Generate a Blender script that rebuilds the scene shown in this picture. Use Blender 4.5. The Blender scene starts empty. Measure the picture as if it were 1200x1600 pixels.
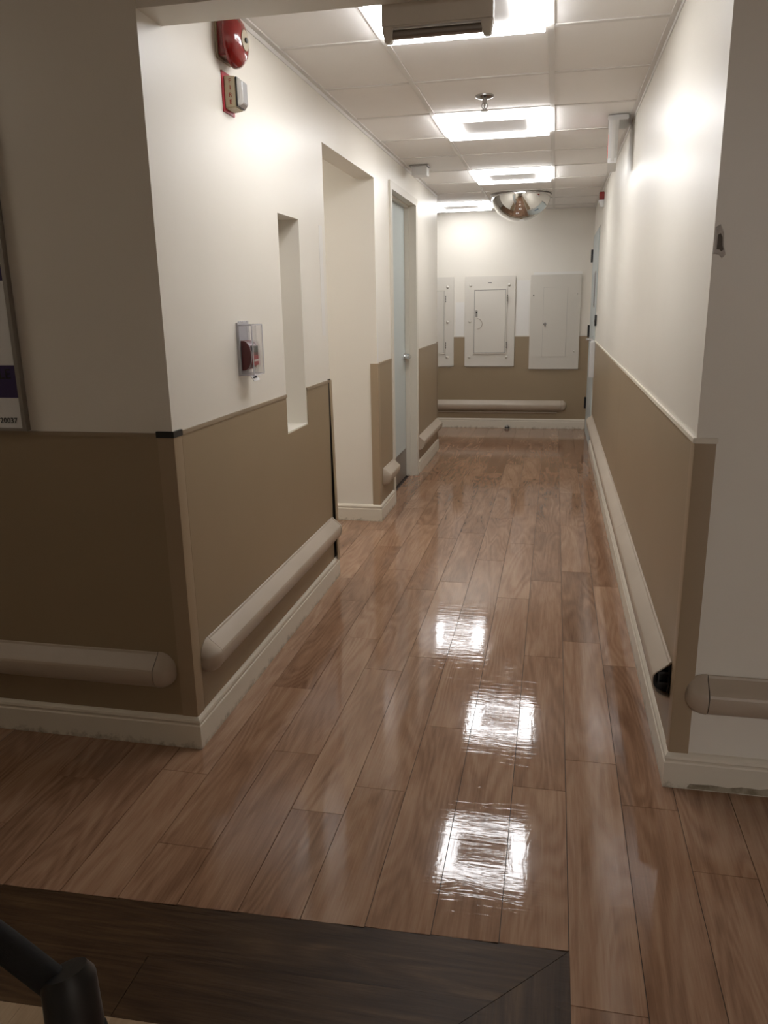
import bpy, bmesh, math, random
from mathutils import Vector, Matrix
random.seed(7)
S = bpy.context.scene
COL = S.collection

# ------------------------------------------------------------------ camera
F, YAW, PITCH, ROLL, H = 1223.6, .2131, -.2585, -.0181, 1.3869
fwd = Vector((-math.sin(YAW)*math.cos(PITCH), math.cos(YAW)*math.cos(PITCH), math.sin(PITCH)))
r0_ = Vector((math.cos(YAW), math.sin(YAW), 0)); u0_ = r0_.cross(fwd)
rgt = math.cos(ROLL)*r0_ + math.sin(ROLL)*u0_; upv = -math.sin(ROLL)*r0_ + math.cos(ROLL)*u0_
cd = bpy.data.cameras.new('camera'); cam = bpy.data.objects.new('camera', cd); COL.objects.link(cam)
cd.lens = F/1600*36; cd.sensor_width = 36; cd.sensor_fit = 'AUTO'; cd.clip_start = .02
m = Matrix((rgt, upv, -fwd)).transposed().to_4x4(); m.translation = (0, 0, H); cam.matrix_world = m
S.camera = cam

# ------------------------------------------------------------------ world, exposure, light strengths
W = bpy.data.worlds.new('world'); S.world = W; W.use_nodes = True
W.node_tree.nodes['Background'].inputs[0].default_value = (1, .93, .84, 1)
W.node_tree.nodes['Background'].inputs[1].default_value = .03
S.view_settings.view_transform = 'Standard'; S.view_settings.look = 'None'
S.view_settings.exposure = 0; S.view_settings.gamma = 1; S.view_settings.use_curve_mapping = False
TROFFER = 17.5         # corridor troffer diffusers
LOBBY_R = 95.0          # lobby troffers, behind the camera
LOBBY_L = 7.0

# ------------------------------------------------------------------ dimensions (metres)
xL, xR, hc, yE = -1.0866, .3756, 2.34, 9.007
yLc, yRc = 2.104, 2.162
T = .61; G0 = -.0515; R0 = 3.2063
hw = 1.033; XW = -3.6; XE = 2.6; YB = -4.6; LOBC = 2.5
OP0, OP1, OPZ = 3.80, 4.90, 2.121
WT = .115
D0, D1, DZ = 5.40, 6.325, 2.12
yLe = 7.545

# ------------------------------------------------------------------ material helpers
def mat(name, col, rough=.5, metal=0, spec=.5, coat=0, bump=None, emit=None, var=None, trans=0, alpha=1, ior=None):
    M = bpy.data.materials.new(name); M.use_nodes = True; nt = M.node_tree
    b = nt.nodes['Principled BSDF']
    b.inputs['Base Color'].default_value = (*col, 1); b.inputs['Roughness'].default_value = rough
    b.inputs['Metallic'].default_value = metal; b.inputs['Specular IOR Level'].default_value = spec
    b.inputs['Coat Weight'].default_value = coat; b.inputs['Transmission Weight'].default_value = trans
    b.inputs['Alpha'].default_value = alpha
    if ior: b.inputs['IOR'].default_value = ior
    if emit:
        b.inputs['Emission Color'].default_value = (*emit[0], 1); b.inputs['Emission Strength'].default_value = emit[1]
    tc = nt.nodes.new('ShaderNodeTexCoord')
    if var:      # (other colour, scale, (lo, hi))
        n = nt.nodes.new('ShaderNodeTexNoise'); n.inputs['Scale'].default_value = var[1]; n.inputs['Detail'].default_value = 5
        nt.links.new(tc.outputs['Object'], n.inputs['Vector'])
        r = nt.nodes.new('ShaderNodeValToRGB'); r.color_ramp.elements[0].position = var[2][0]; r.color_ramp.elements[1].position = var[2][1]
        r.color_ramp.elements[0].color = (*col, 1); r.color_ramp.elements[1].color = (*var[0], 1)
        nt.links.new(n.outputs['Fac'], r.inputs['Fac']); nt.links.new(r.outputs['Color'], b.inputs['Base Color'])
    if bump:     # (scale, strength, distance)
        n = nt.nodes.new('ShaderNodeTexNoise'); n.inputs['Scale'].default_value = bump[0]; n.inputs['Detail'].default_value = 3
        nt.links.new(tc.outputs['Object'], n.inputs['Vector'])
        bp = nt.nodes.new('ShaderNodeBump'); bp.inputs['Strength'].default_value = bump[1]; bp.inputs['Distance'].default_value = bump[2]
        nt.links.new(n.outputs['Fac'], bp.inputs['Height']); nt.links.new(bp.outputs['Normal'], b.inputs['Normal'])
    return M

def wood(name, c0, c1, c2, rough, scratch, along='Y', spec=.5, figure=.30):
    """plank: fine grain, cathedral figure, crinkled wax in the bump; each plank its own tone and figure"""
    M = bpy.data.materials.new(name); M.use_nodes = True; nt = M.node_tree; L = nt.links.new
    b = nt.nodes['Principled BSDF']
    tc = nt.nodes.new('ShaderNodeTexCoord'); oi = nt.nodes.new('ShaderNodeObjectInfo')
    mul = nt.nodes.new('ShaderNodeVectorMath'); mul.operation = 'SCALE'; mul.inputs[0].default_value = (37, 91, 13)
    L(oi.outputs['Random'], mul.inputs['Scale'])
    off = nt.nodes.new('ShaderNodeVectorMath'); L(tc.outputs['Object'], off.inputs[0]); L(mul.outputs[0], off.inputs[1])
    def scaled(v, s):
        mp = nt.nodes.new('ShaderNodeMapping'); mp.inputs['Scale'].default_value = s if along == 'Y' else (s[1], s[0], s[2]); L(v, mp.inputs['Vector']); return mp.outputs[0]
    def noise(v, sc, det=4, dist=0, ro=.55):
        n = nt.nodes.new('ShaderNodeTexNoise'); n.inputs['Scale'].default_value = sc; n.inputs['Detail'].default_value = det
        n.inputs['Distortion'].default_value = dist; n.inputs['Roughness'].default_value = ro; L(v, n.inputs['Vector']); return n.outputs['Fac']
    def mth(op, a, c, cl=False):
        n = nt.nodes.new('ShaderNodeMath'); n.operation = op; n.use_clamp = cl
        for i, q in enumerate((a, c)):
            if isinstance(q, (int, float)): n.inputs[i].default_value = q
            else: L(q, n.inputs[i])
        return n.outputs[0]
    fine = noise(scaled(off.outputs[0], (210, 7, 1)), 1, 4, .3, .6)
    broad = noise(scaled(off.outputs[0], (10, 1.6, 1)), 1, 5, .9, .6)
    con = noise(scaled(off.outputs[0], (6.5, .95, 1)), 1, 1.5, .25, .45)
    line = mth('SINE', mth('MULTIPLY', con, 95), 0)
    fig = mth('MULTIPLY', mth('ADD', mth('MULTIPLY', line, .5), .5), mth('POWER', noise(scaled(off.outputs[0], (7, 1.4, 1)), 1, 2), 1.5))
    t = mth('ADD', mth('MULTIPLY', fine, .40), mth('MULTIPLY', broad, .70))
    t = mth('ADD', t, mth('MULTIPLY', fig, figure))
    t = mth('ADD', t, mth('MULTIPLY', oi.outputs['Random'], .17))
    r = nt.nodes.new('ShaderNodeValToRGB'); e = r.color_ramp.elements
    e[0].position = .40; e[0].color = (*c0, 1); e[1].position = .98; e[1].color = (*c2, 1)
    k = e.new(.70); k.color = (*c1, 1)
    L(t, r.inputs['Fac']); L(r.outputs['Color'], b.inputs['Base Color'])
    # wax crinkle: in world metres (floor planks have no rotation)
    ge = nt.nodes.new('ShaderNodeNewGeometry')
    def ws(s, rz=0):
        mp = nt.nodes.new('ShaderNodeMapping'); mp.inputs['Scale'].default_value = s; mp.inputs['Rotation'].default_value = (0, 0, rz); L(ge.outputs['Position'], mp.inputs['Vector']); return mp.outputs[0]
    cr = noise(ws((7, 42, 1), .25), 1, 3, 1.1); cr2 = noise(ws((38, 9, 1), -.1), 1, 2, .8)
    big = noise(ws((1.6, 3.2, 1), .1), 1, 2, .5)
    hgt = mth('ADD', mth('MULTIPLY', cr, .8), mth('MULTIPLY', cr2, .35)); hgt = mth('ADD', hgt, mth('MULTIPLY', fine, .05)); hgt = mth('ADD', hgt, mth('MULTIPLY', big, .5))
    bp = nt.nodes.new('ShaderNodeBump'); bp.inputs['Strength'].default_value = scratch; bp.inputs['Distance'].default_value = .004
    L(hgt, bp.inputs['Height']); L(bp.outputs['Normal'], b.inputs['Normal'])
    rr = mth('ADD', mth('MULTIPLY', noise(ws((5, 9, 1)), 1, 3), .06), rough - .03)
    L(rr, b.inputs['Roughness'])
    b.inputs['Specular IOR Level'].default_value = spec
    return M

def painted_dirty(name, col, dirt, hmax):
    """old painted baseboard: chipped and grimy in patches along its foot"""
    M = mat(name, col, .45, bump=(60, .15, .002)); nt = M.node_tree; L = nt.links.new; b = nt.nodes['Principled BSDF']
    tc = nt.nodes.new('ShaderNodeTexCoord'); sp = nt.nodes.new('ShaderNodeSeparateXYZ'); L(tc.outputs['Object'], sp.inputs[0])
    n = nt.nodes.new('ShaderNodeTexNoise'); n.inputs['Scale'].default_value = 22; n.inputs['Detail'].default_value = 9; n.inputs['Roughness'].default_value = .75
    L(tc.outputs['Object'], n.inputs['Vector'])
    a = nt.nodes.new('ShaderNodeMath'); a.operation = 'MULTIPLY_ADD'; L(n.outputs['Fac'], a.inputs[0]); a.inputs[1].default_value = hmax*4; a.inputs[2].default_value = -hmax*1.55
    c = nt.nodes.new('ShaderNodeMath'); c.operation = 'SUBTRACT'; L(a.outputs[0], c.inputs[0]); L(sp.outputs['Z'], c.inputs[1])
    r = nt.nodes.new('ShaderNodeValToRGB'); r.color_ramp.elements[0].position = .0; r.color_ramp.elements[1].position = .035
    r.color_ramp.elements[0].color = (*col, 1); r.color_ramp.elements[1].color = (*dirt, 1)
    L(c.outputs[0], r.inputs[0]); L(r.outputs[0], b.inputs['Base Color'])
    return M

M = {}
M['paint'] = mat('cream_paint', (.78, .737, .658), .385, bump=(140, .10, .002), var=((.745, .70, .615), 1.3, (.35, .75)))
M['paint_lobby'] = M['paint']
M['brown'] = mat('brown_wall_sheet', (.315, .238, .150), .40, bump=(220, .08, .001), var=((.29, .218, .135), 1.5, (.35, .7)))
M['guard'] = mat('brown_guard_vinyl', (.36, .272, .178), .38, bump=(220, .08, .001))
M['brown_trim'] = mat('brown_trim', (.30, .23, .155), .4)
M['rail'] = mat('rail_vinyl', (.44, .365, .285), .42, bump=(200, .08, .001), var=((.39, .32, .245), 4, (.4, .75)))
M['base'] = painted_dirty('baseboard_paint', (.68, .62, .515), (.25, .20, .135), .035)
M['tile'] = mat('ceiling_tile_white', (.91, .885, .855), .9, bump=(420, .35, .002), var=((.88, .85, .815), 2.2, (.4, .75)))
M['grid'] = mat('grid_white', (.76, .735, .70), .5)
M['grout'] = mat('seam_dark', (.035, .022, .015), .6)
M['dark'] = mat('dark_void', (.012, .011, .010), .6)
M['center'] = mat('led_center_panel', (.72, .70, .68), .5, emit=((1, .97, .95), .12))
M['trof'] = mat('troffer_white', (.72, .70, .67), .45)
M['diff'] = mat('led_diffuser', (.9, .9, .9), .5, emit=((.98, .985, 1.0), TROFFER))
M['diff_r'] = mat('led_diffuser_lobby', (.9, .9, .9), .5, emit=((.98, .98, 1), LOBBY_R))
M['fill_p'] = mat('led_fill_passage', (.9, .9, .9), .5, emit=((1, .97, .92), 17.0))  # glow of the added passage panel, which is out of view
M['diff_l'] = mat('led_diffuser_lobby_dim', (.9, .9, .9), .5, emit=((1, .9, .78), LOBBY_L))
M['mirror'] = mat('mirror_chrome', (.93, .93, .92), .02, 1)
M['chrome'] = mat('chrome', (.72, .72, .72), .18, 1)
M['darkchrome'] = mat('dark_chrome', (.42, .41, .40), .25, 1)
M['steel'] = mat('steel_dull', (.36, .34, .32), .4, 1)
M['black'] = mat('black_plastic', (.012, .012, .013), .42)
M['blackmetal'] = mat('black_metal', (.02, .02, .02), .5)
M['foam'] = mat('black_foam', (.010, .010, .011), .8, bump=(300, .2, .001))
M['door'] = mat('door_blue_grey', (.49, .53, .515), .42)
M['frame'] = painted_dirty('frame_paint', (.66, .615, .53), (.25, .2, .14), .03)
M['panel'] = mat('panel_cream', (.66, .62, .55), .42)
M['panelc'] = mat('panel_grey_cream', (.62, .58, .51), .42)
M['patch'] = mat('touch_up_white', (.775, .75, .705), .5)
M['red'] = mat('fire_red', (.235, .009, .009), .16, coat=.6)
M['redplate'] = mat('red_plate', (.42, .03, .05), .35)
M['redtxt'] = mat('red_lettering', (.40, .02, .015), .5)
M['beige'] = mat('beige_plastic', (.42, .36, .25), .45)
M['cream'] = mat('cream_plastic', (.58, .50, .35), .45)
M['housing'] = mat('housing_beige', (.70, .64, .55), .5)
M['lens'] = mat('strobe_lens', (.75, .76, .78), .12, .6)
M['clear'] = mat('clear_cover', (.93, .93, .98), .04, trans=1, ior=1.2, alpha=.45)
M['clearedge'] = mat('clear_cover_edge', (.84, .83, .87), .15, alpha=.5)
M['pull'] = mat('pull_dark_red', (.12, .010, .012), .3)
M['white'] = mat('white_plastic', (.70, .69, .67), .4)
M['paper'] = mat('white_paper', (.86, .86, .86), .7)
M['glass'] = mat('vision_glass', (.22, .30, .38), .08, spec=.8)
M['exitred'] = mat('exit_letters_red', (.6, .05, .04), .4, emit=((1, .12, .10), .4))
M['purple'] = mat('purple_band', (.035, .02, .085), .5)
M['text'] = mat('grey_lettering', (.06, .06, .06), .6)
M['plaster'] = mat('torn_plaster', (.55, .52, .48), .9, bump=(90, .8, .004))
M['oak'] = wood('oak_plank', (.140, .070, .039), (.285, .162, .099), (.40, .252, .162), .05, .085)
M['dkoak'] = wood('dark_plank', (.024, .012, .006), (.068, .038, .018), (.14, .084, .044), .42, .5, 'X', .15, .28)
M['dkoaky'] = wood('dark_plank_lengthwise', (.024, .012, .006), (.068, .038, .018), (.14, .084, .044), .42, .5, 'Y', .15, .28)
M['pale'] = wood('pale_plank', (.27, .18, .105), (.37, .26, .16), (.46, .34, .22), .3, .35)

# ------------------------------------------------------------------ mesh helpers
class MB:
    def __init__(s): s.v = []; s.f = []
    def add(s, vs, fs):
        o = len(s.v); s.v += [tuple(q) for q in vs]; s.f += [tuple(i+o for i in g) for g in fs]; return s
    def box(s, a, b):
        x0, y0, z0 = a; x1, y1, z1 = b
        x0, x1 = min(x0, x1), max(x0, x1); y0, y1 = min(y0, y1), max(y0, y1); z0, z1 = min(z0, z1), max(z0, z1)
        return s.add([(x0,y0,z0),(x1,y0,z0),(x1,y1,z0),(x0,y1,z0),(x0,y0,z1),(x1,y0,z1),(x1,y1,z1),(x0,y1,z1)],
                     [(0,3,2,1),(4,5,6,7),(0,1,5,4),(1,2,6,5),(2,3,7,6),(3,0,4,7)])
    def loft(s, rings, cap=True, closed=True):
        n = len(rings[0]); vs = [p for r in rings for p in r]; fs = []
        for i in range(len(rings)-1):
            for j in range(n if closed else n-1):
                k = (j+1) % n; fs.append((i*n+j, i*n+k, (i+1)*n+k, (i+1)*n+j))
        if cap: fs += [tuple(range(n))[::-1], tuple((len(rings)-1)*n+j for j in range(n))]
        return s.add(vs, fs)
    def tube(s, pts, r, n=14, cap=True):
        pts = [Vector(p) for p in pts]; rings = []
        rs = r if isinstance(r, (list, tuple)) else [r]*len(pts)
        ref = None
        for i, p in enumerate(pts):
            d = (pts[min(i+1, len(pts)-1)] - pts[max(i-1, 0)]).normalized()
            if ref is None: ref = Vector((0, 0, 1)) if abs(d.z) < .9 else Vector((1, 0, 0))
            a = d.cross(ref).normalized(); b = a.cross(d).normalized(); ref = b
            rings.append([p + rs[i]*(math.cos(2*math.pi*j/n)*a + math.sin(2*math.pi*j/n)*b) for j in range(n)])
        return s.loft(rings, cap)
    def lathe(s, prof, axis_o, axis, n=28, cap=True):      # prof: (radius, distance along axis)
        o = Vector(axis_o); d = Vector(axis).normalized(); ref = Vector((0, 0, 1)) if abs(d.z) < .9 else Vector((1, 0, 0))
        a = d.cross(ref).normalized(); b = d.cross(a).normalized()
        return s.loft([[o + d*h + max(r, 1e-4)*(math.cos(2*math.pi*j/n)*a + math.sin(2*math.pi*j/n)*b) for j in range(n)] for r, h in prof], cap)
    def build(s, name, material, parent=None, smooth=False, bevel=0, origin=None):
        me = bpy.data.meshes.new(name); vs = s.v
        if origin is not None: vs = [tuple(Vector(q)-Vector(origin)) for q in vs]
        me.from_pydata(vs, [], s.f); me.update()
        bm = bmesh.new(); bm.from_mesh(me); bmesh.ops.recalc_face_normals(bm, faces=bm.faces)
        if bevel: bmesh.ops.bevel(bm, geom=bm.edges[:], offset=bevel, segments=2, affect='EDGES', clamp_overlap=True)
        bm.to_mesh(me); bm.free()
        me.materials.append(M[material] if isinstance(material, str) else material)
        o = bpy.data.objects.new(name, me); COL.objects.link(o)
        if origin is not None: o.location = origin
        if smooth:
            for q in me.polygons: q.use_smooth = True
            me.set_sharp_from_angle(angle=math.radians(smooth if smooth is not True else 40))
        if parent: attach(o, parent)
        return o
def attach(o, p):
    o.parent = p; w = Vector((0, 0, 0)); q = p
    while q: w += Vector(q.location); q = q.parent
    o.location = Vector(o.location) - w
def box(name, a, b, material, parent=None, bevel=0, smooth=False):
    return MB().box(a, b).build(name, material, parent, smooth, bevel)
def tag(o, label, cat, group=None, kind=None):
    o['label'] = label; o['category'] = cat
    if group: o['group'] = group
    if kind: o['kind'] = kind
    return o
def thing(name, loc, label, cat, group=None):
    o = bpy.data.objects.new(name, None); o.empty_display_size = .05; COL.objects.link(o); o.location = loc
    return tag(o, label, cat, group)
def struct(o, label, cat): return tag(o, label, cat, kind='structure')
def text(name, s, size, M4, material, parent=None, depth=.0006, align='CENTER'):
    c = bpy.data.curves.new(name, 'FONT'); c.body = s; c.size = size; c.extrude = depth; c.align_x = align; c.align_y = 'CENTER'
    c.resolution_u = 3
    t = bpy.data.objects.new(name+'_tmp', c); COL.objects.link(t)
    me = bpy.data.meshes.new_from_object(t.evaluated_get(bpy.context.evaluated_depsgraph_get()))
    bpy.data.objects.remove(t); me.name = name
    me.transform(M4); me.materials.clear(); me.materials.append(M[material])
    o = bpy.data.objects.new(name, me); COL.objects.link(o)
    if parent: attach(o, parent)
    return o
def basis(o, x, y):    # text frame: letters run along x, upright along y
    x = Vector(x); y = Vector(y); q = Matrix((x, y, x.cross(y))).transposed().to_4x4(); q.translation = o; return q

# ================================================================== THE SETTING
floor = struct(box('floor', (XW, YB, -.08), (XE, yE+.2, -.004), 'grout'), 'wood-look vinyl plank floor running down the corridor', 'floor')

# ---- walls
wl = MB()
x0 = xL-WT
N0, N1, NZ0, NZ1 = 3.132, 3.398, .873, 1.746
wl.box((x0, yLc+.13, 0), (xL, N0, hc)).box((x0, N0, 0), (xL, N1, NZ0)).box((x0, N0, NZ1), (xL, N1, hc)).box((x0, N0, NZ0), (x0+.012, N1, NZ1))
wl.box((x0, N1, 0), (xL, OP0, hc)).box((x0, OP0, OPZ), (xL, OP1, hc)).box((x0, OP1, 0), (xL, D0-.02, hc))
wl.box((x0, D0-.02, DZ+.02), (xL, D1+.02, hc)).box((x0, D1+.02, 0), (xL, yLe, hc))
wall_left = struct(wl.build('wall_left', 'paint'), 'cream left corridor wall with slot recess, open doorway and brown lower sheet', 'wall')
wall_ll = struct(box('wall_lobby_left', (XW, yLc, 0), (xL, yLc+.13, LOBC), 'paint'), 'shaded cream wall left of the corridor mouth', 'wall')
wall_lr = struct(box('wall_lobby_right', (xR, yRc, 0), (XE, yRc+.13, LOBC), 'paint'), 'plain greyish cream wall right of the corridor mouth', 'wall')
wall_right = struct(MB().box((xR, yRc+.13, 0), (xR+.13, 7.70, hc)).box((xR, 7.70, 2.05), (xR+.13, 8.86, hc)).box((xR, 8.86, 0), (xR+.13, yE, hc)).build('wall_right', 'paint'),
                    'cream right corridor wall with brown lower sheet', 'wall')
wall_end = struct(box('wall_end', (XW, yE, 0), (xR+.13, yE+.13, hc), 'paint'), 'cream end wall carrying the electrical panels', 'wall')
struct(box('wall_header', (xL, yLc+.004, 2.138), (xR, 2.247, LOBC), 'paint'), 'cream header beam across the corridor mouth', 'wall')
struct(box('wall_passage', (XW, OP1, 0), (x0, OP1+.12, hc+.02), 'paint'), 'cream far wall of the passage behind the open doorway', 'wall')
struct(box('wall_passage_near', (XW, 3.55, 0), (x0, 3.67, hc+.02), 'paint'), 'cream near wall of the passage behind the open doorway', 'wall')
struct(box('wall_branch', (XW, yLe-.12, 0), (x0, yLe, hc), 'paint'), 'cream wall of the side corridor turning left', 'wall')
struct(box('wall_west', (XW-.1, YB, 0), (XW, yE+.13, LOBC), 'paint'), 'cream wall closing the left end', 'wall')
struct(box('wall_east', (XE, YB, 0), (XE+.1, yRc+.13, LOBC), 'paint'), 'cream side wall of the lobby', 'wall')
struct(box('wall_lobby_light_block', (XW, -1.12, 0), (.70, -1.0, LOBC), 'paint'), 'unseen cream wall added behind the viewer to dim the left lobby wall', 'wall')  # added out of view: keeps the rear lobby panel off the left wall
struct(box('wall_back', (XW-.1, YB-.1, 0), (XE+.1, YB, LOBC), 'paint'), 'cream back wall of the lobby', 'wall')

# ---- brown wall sheet with its thin top trim (children of the walls)
def sheet(parent, a, b, trim_a, trim_b):
    box('wainscot_sheet', a, b, 'brown', parent); box('wainscot_trim', trim_a, trim_b, 'brown_trim', parent)
tz = hw-.012
def left_sheet(y0, y1, trim=True):
    box('wainscot_sheet', (xL, y0, .09), (xL+.004, y1, tz), 'brown', wall_left)
    box('wainscot_trim', (xL, y0, tz), (xL+.007, y1, hw), 'brown_trim', wall_left)
# near run, cut round the slot recess
box('wainscot_sheet', (xL, yLc+.052, .09), (xL+.004, N0-.012, tz), 'brown', wall_left)
box('wainscot_sheet', (xL, N0-.012, .09), (xL+.004, N1+.012, NZ0-.006), 'brown', wall_left)
box('wainscot_sheet', (xL, N1+.012, .09), (xL+.004, 3.755, tz), 'brown', wall_left)
box('wainscot_trim', (xL, yLc+.052, tz), (xL+.007, N0-.008, hw), 'brown_trim', wall_left)
box('wainscot_trim', (xL, N1+.008, tz), (xL+.007, 3.76, hw), 'brown_trim', wall_left)
left_sheet(OP1+.045, D0-.06); left_sheet(D1+.085, yLe-.03)
box('wainscot_sheet', (XW, yLc-.004, .09), (xL-.046, yLc, tz), 'brown', wall_ll)
box('wainscot_trim', (XW, yLc-.007, tz), (xL-.046, yLc, hw), 'brown_trim', wall_ll)
for y0, y1 in ((yRc+.046, 4.60), (4.602, 7.04), (7.042, 7.63)):
    box('wainscot_sheet', (xR-.004, y0, .09), (xR, y1, tz), 'brown', wall_right)
box('wainscot_trim', (xR-.008, yRc-.004, tz), (xR, 7.63, hw), M['base'], wall_right)
box('wainscot_sheet', (XW, yE-.004, .09), (xR-.002, yE, .69), 'brown', wall_end)
for x0_, x1_ in ((-1.12, -.975), (-.44, -.26), (.26, xR-.002)):
    box('wainscot_sheet', (x0_, yE-.004, .69), (x1_, yE, tz), 'brown', wall_end)
for x0_, x1_ in ((-1.104, -.985), (-.43, -.27), (.27, xR-.002)):
    box('wainscot_trim', (x0_, yE-.007, tz), (x1_, yE, hw), 'frame', wall_end)
for x0_, x1_, z0_, z1_ in ((-1.09, -.99, hw, 1.40), (-.42, -.275, hw, 1.62), (-.24, .27, 1.672, 1.70)):
    box('paint_patch', (x0_, yE-.0012, z0_), (x1_, yE, z1_), 'patch', wall_end)
# lighter touch-up strips on the edges of the open doorway
box('paint_patch', (xL, 3.70, 1.25), (xL+.0008, 3.755, 1.75), 'patch', wall_left)
box('paint_patch', (xL, OP1+.005, 1.04), (xL+.0008, OP1+.03, 1.28), 'patch', wall_left)

# ---- baseboards: flat board with a moulded bead, swept along the wall
BB = [(0, 0), (.016, 0), (.016, .080), (.013, .084), (.013, .090), (.016, .094), (.014, .102), (.007, .110), (0, .112)]
def baseboard(name, p0, p1, nrm, label, mit0=0, mit1=0):
    """p0 -> p1 along the wall foot; nrm points into the room; mit: +1 lengthens the face by its depth (outer corner), -1 shortens"""
    p0 = Vector((*p0, 0)); p1 = Vector((*p1, 0)); n = Vector((*nrm, 0)); d = (p1-p0).normalized()
    rings = [[p0 + n*q - d*q*mit0 + Vector((0, 0, z)) for q, z in BB], [p1 + n*q + d*q*mit1 + Vector((0, 0, z)) for q, z in BB]]
    o = MB().loft(rings).build(name, 'base'); return struct(o, label, 'baseboard')
baseboard('baseboard_lobby_left', (XW, yLc), (xL, yLc), (0, -1), 'grimy cream baseboard below the shaded left wall', -1, 1)
baseboard('baseboard_left', (xL, yLc), (xL, OP0), (1, 0), 'scuffed cream baseboard between the left corner and the open doorway', 1, 1)
baseboard('baseboard_passage', (XW, OP1), (xL, OP1), (0, -1), 'cream baseboard across the back of the open doorway', -1, 1)
baseboard('baseboard_left_mid', (xL, OP1), (xL, D0-.062), (1, 0), 'short cream baseboard between open doorway and blue-grey door', 1, 0)
baseboard('baseboard_left_far', (xL, D1+.078), (xL, yLe), (1, 0), 'cream baseboard past the blue-grey door at the far left', 0, 1)
baseboard('baseboard_branch', (XW, yLe), (xL, yLe), (0, 1), 'cream baseboard round the corner of the side corridor', -1, 1)
baseboard('baseboard_end', (XW, yE), (xR, yE), (0, -1), 'dirty cream baseboard along the end wall', -1, -1)
baseboard('baseboard_right', (xR, yRc), (xR, 7.64), (-1, 0), 'long cream baseboard along the right corridor wall', 1, 0)
baseboard('baseboard_lobby_right', (xR, yRc), (XE, yRc), (0, -1), 'chipped cream baseboard below the plain right wall', 1, -1)
cp_ = [(.052, .003), (.30, .003), (.44, .003), (.44, .028), (.39, .031), (.33, .024), (.28, .029), (.25, .022), (.20, .024), (.165, .017), (.12, .021), (.075, .018), (.06, .019), (.054, .010)]
MB().loft([[(xR+q, yRc-.0155, z) for q, z in cp_], [(xR+q, yRc-.0168, z) for q, z in cp_]]).build('chipped_paint', mat('bare_filler', (.36, .31, .23), .8, bump=(80, .6, .003), var=((.22, .18, .12), 30, (.4, .6))), bpy.data.objects['baseboard_lobby_right'])

# ---- suspended ceiling
def grid_y(k): return R0 + T*k
ceil = struct(box('ceiling', (XW, 2.247, hc+.03), (xR+.13, yE+.13, hc+.09), 'trof'), 'suspended ceiling of white square tiles', 'ceiling')
struct(box('ceiling_passage', (XW, 3.55, hc), (x0, OP1+.12, hc+.029), 'tile'), 'plain ceiling of the passage', 'ceiling')
struct(box('ceiling_lobby', (XW-.1, YB-.1, LOBC), (XE+.1, yLc+.12, LOBC+.08), 'tile'), 'plain ceiling of the lobby', 'ceiling')
LIGHTS = {(-1, -1), (-1, 2), (-1, 5), (-2, 8)}
cols = [(i, G0+T*i, G0+T*(i+1)) for i in range(-6, 1)]
rows = [(k, grid_y(k), grid_y(k+1)) for k in range(-2, 10)]
for i, a, b in cols:
    for k, c, d in rows:
        if (i, k) in LIGHTS: continue
        a1, b1, c1, d1 = max(a, XW), min(b, xR), max(c, 2.25), min(d, yE)
        if i <= -3 and d <= yLe: continue
        if i <= -2 and d <= yLe + .001: a1 = max(a, xL)
        if b1-a1 < .02 or d1-c1 < .02: continue
        box('ceiling_tile', (a1+.004, c1+.004, hc+.003), (b1-.004, d1-.004, hc+.02), 'tile', ceil)
for i in (0, -1):
    x = G0+T*i; box('grid_runner', (x-.012, 2.25, hc-.002), (x+.012, yE, hc+.028), 'grid', ceil)
for i in (-2, -3, -4, -5):
    x = G0+T*i; box('grid_runner', (x-.012, yLe, hc-.002), (x+.012, yE, hc+.028), 'grid', ceil)
for k in range(-1, 10):
    y = grid_y(k)
    for a, b in ((xL, G0-T), (G0-T, G0), (G0, xR)):
        box('grid_cross_tee', (a+.012, y-.012, hc-.001), (b-.012, y+.012, hc+.028), 'grid', ceil)
    if y > yLe: box('grid_cross_tee', (XW, y-.012, hc-.001), (xL, y+.012, hc+.028), 'grid', ceil)
box('wall_angle', (xL, 2.25, hc-.003), (xL+.022, yLe, hc+.02), 'grid', ceil)
box('wall_angle', (xL, 2.25, hc-.02), (xL+.003, yLe, hc-.003), 'grid', ceil)
box('wall_angle', (xR-.022, 2.25, hc-.003), (xR, yE, hc+.02), 'grid', ceil)
box('wall_angle', (xR-.003, 2.25, hc-.02), (xR, yE, hc-.003), 'grid', ceil)
box('wall_angle', (XW, yE-.02, hc-.003), (xR-.022, yE, hc+.02), 'grid', ceil)

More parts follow.
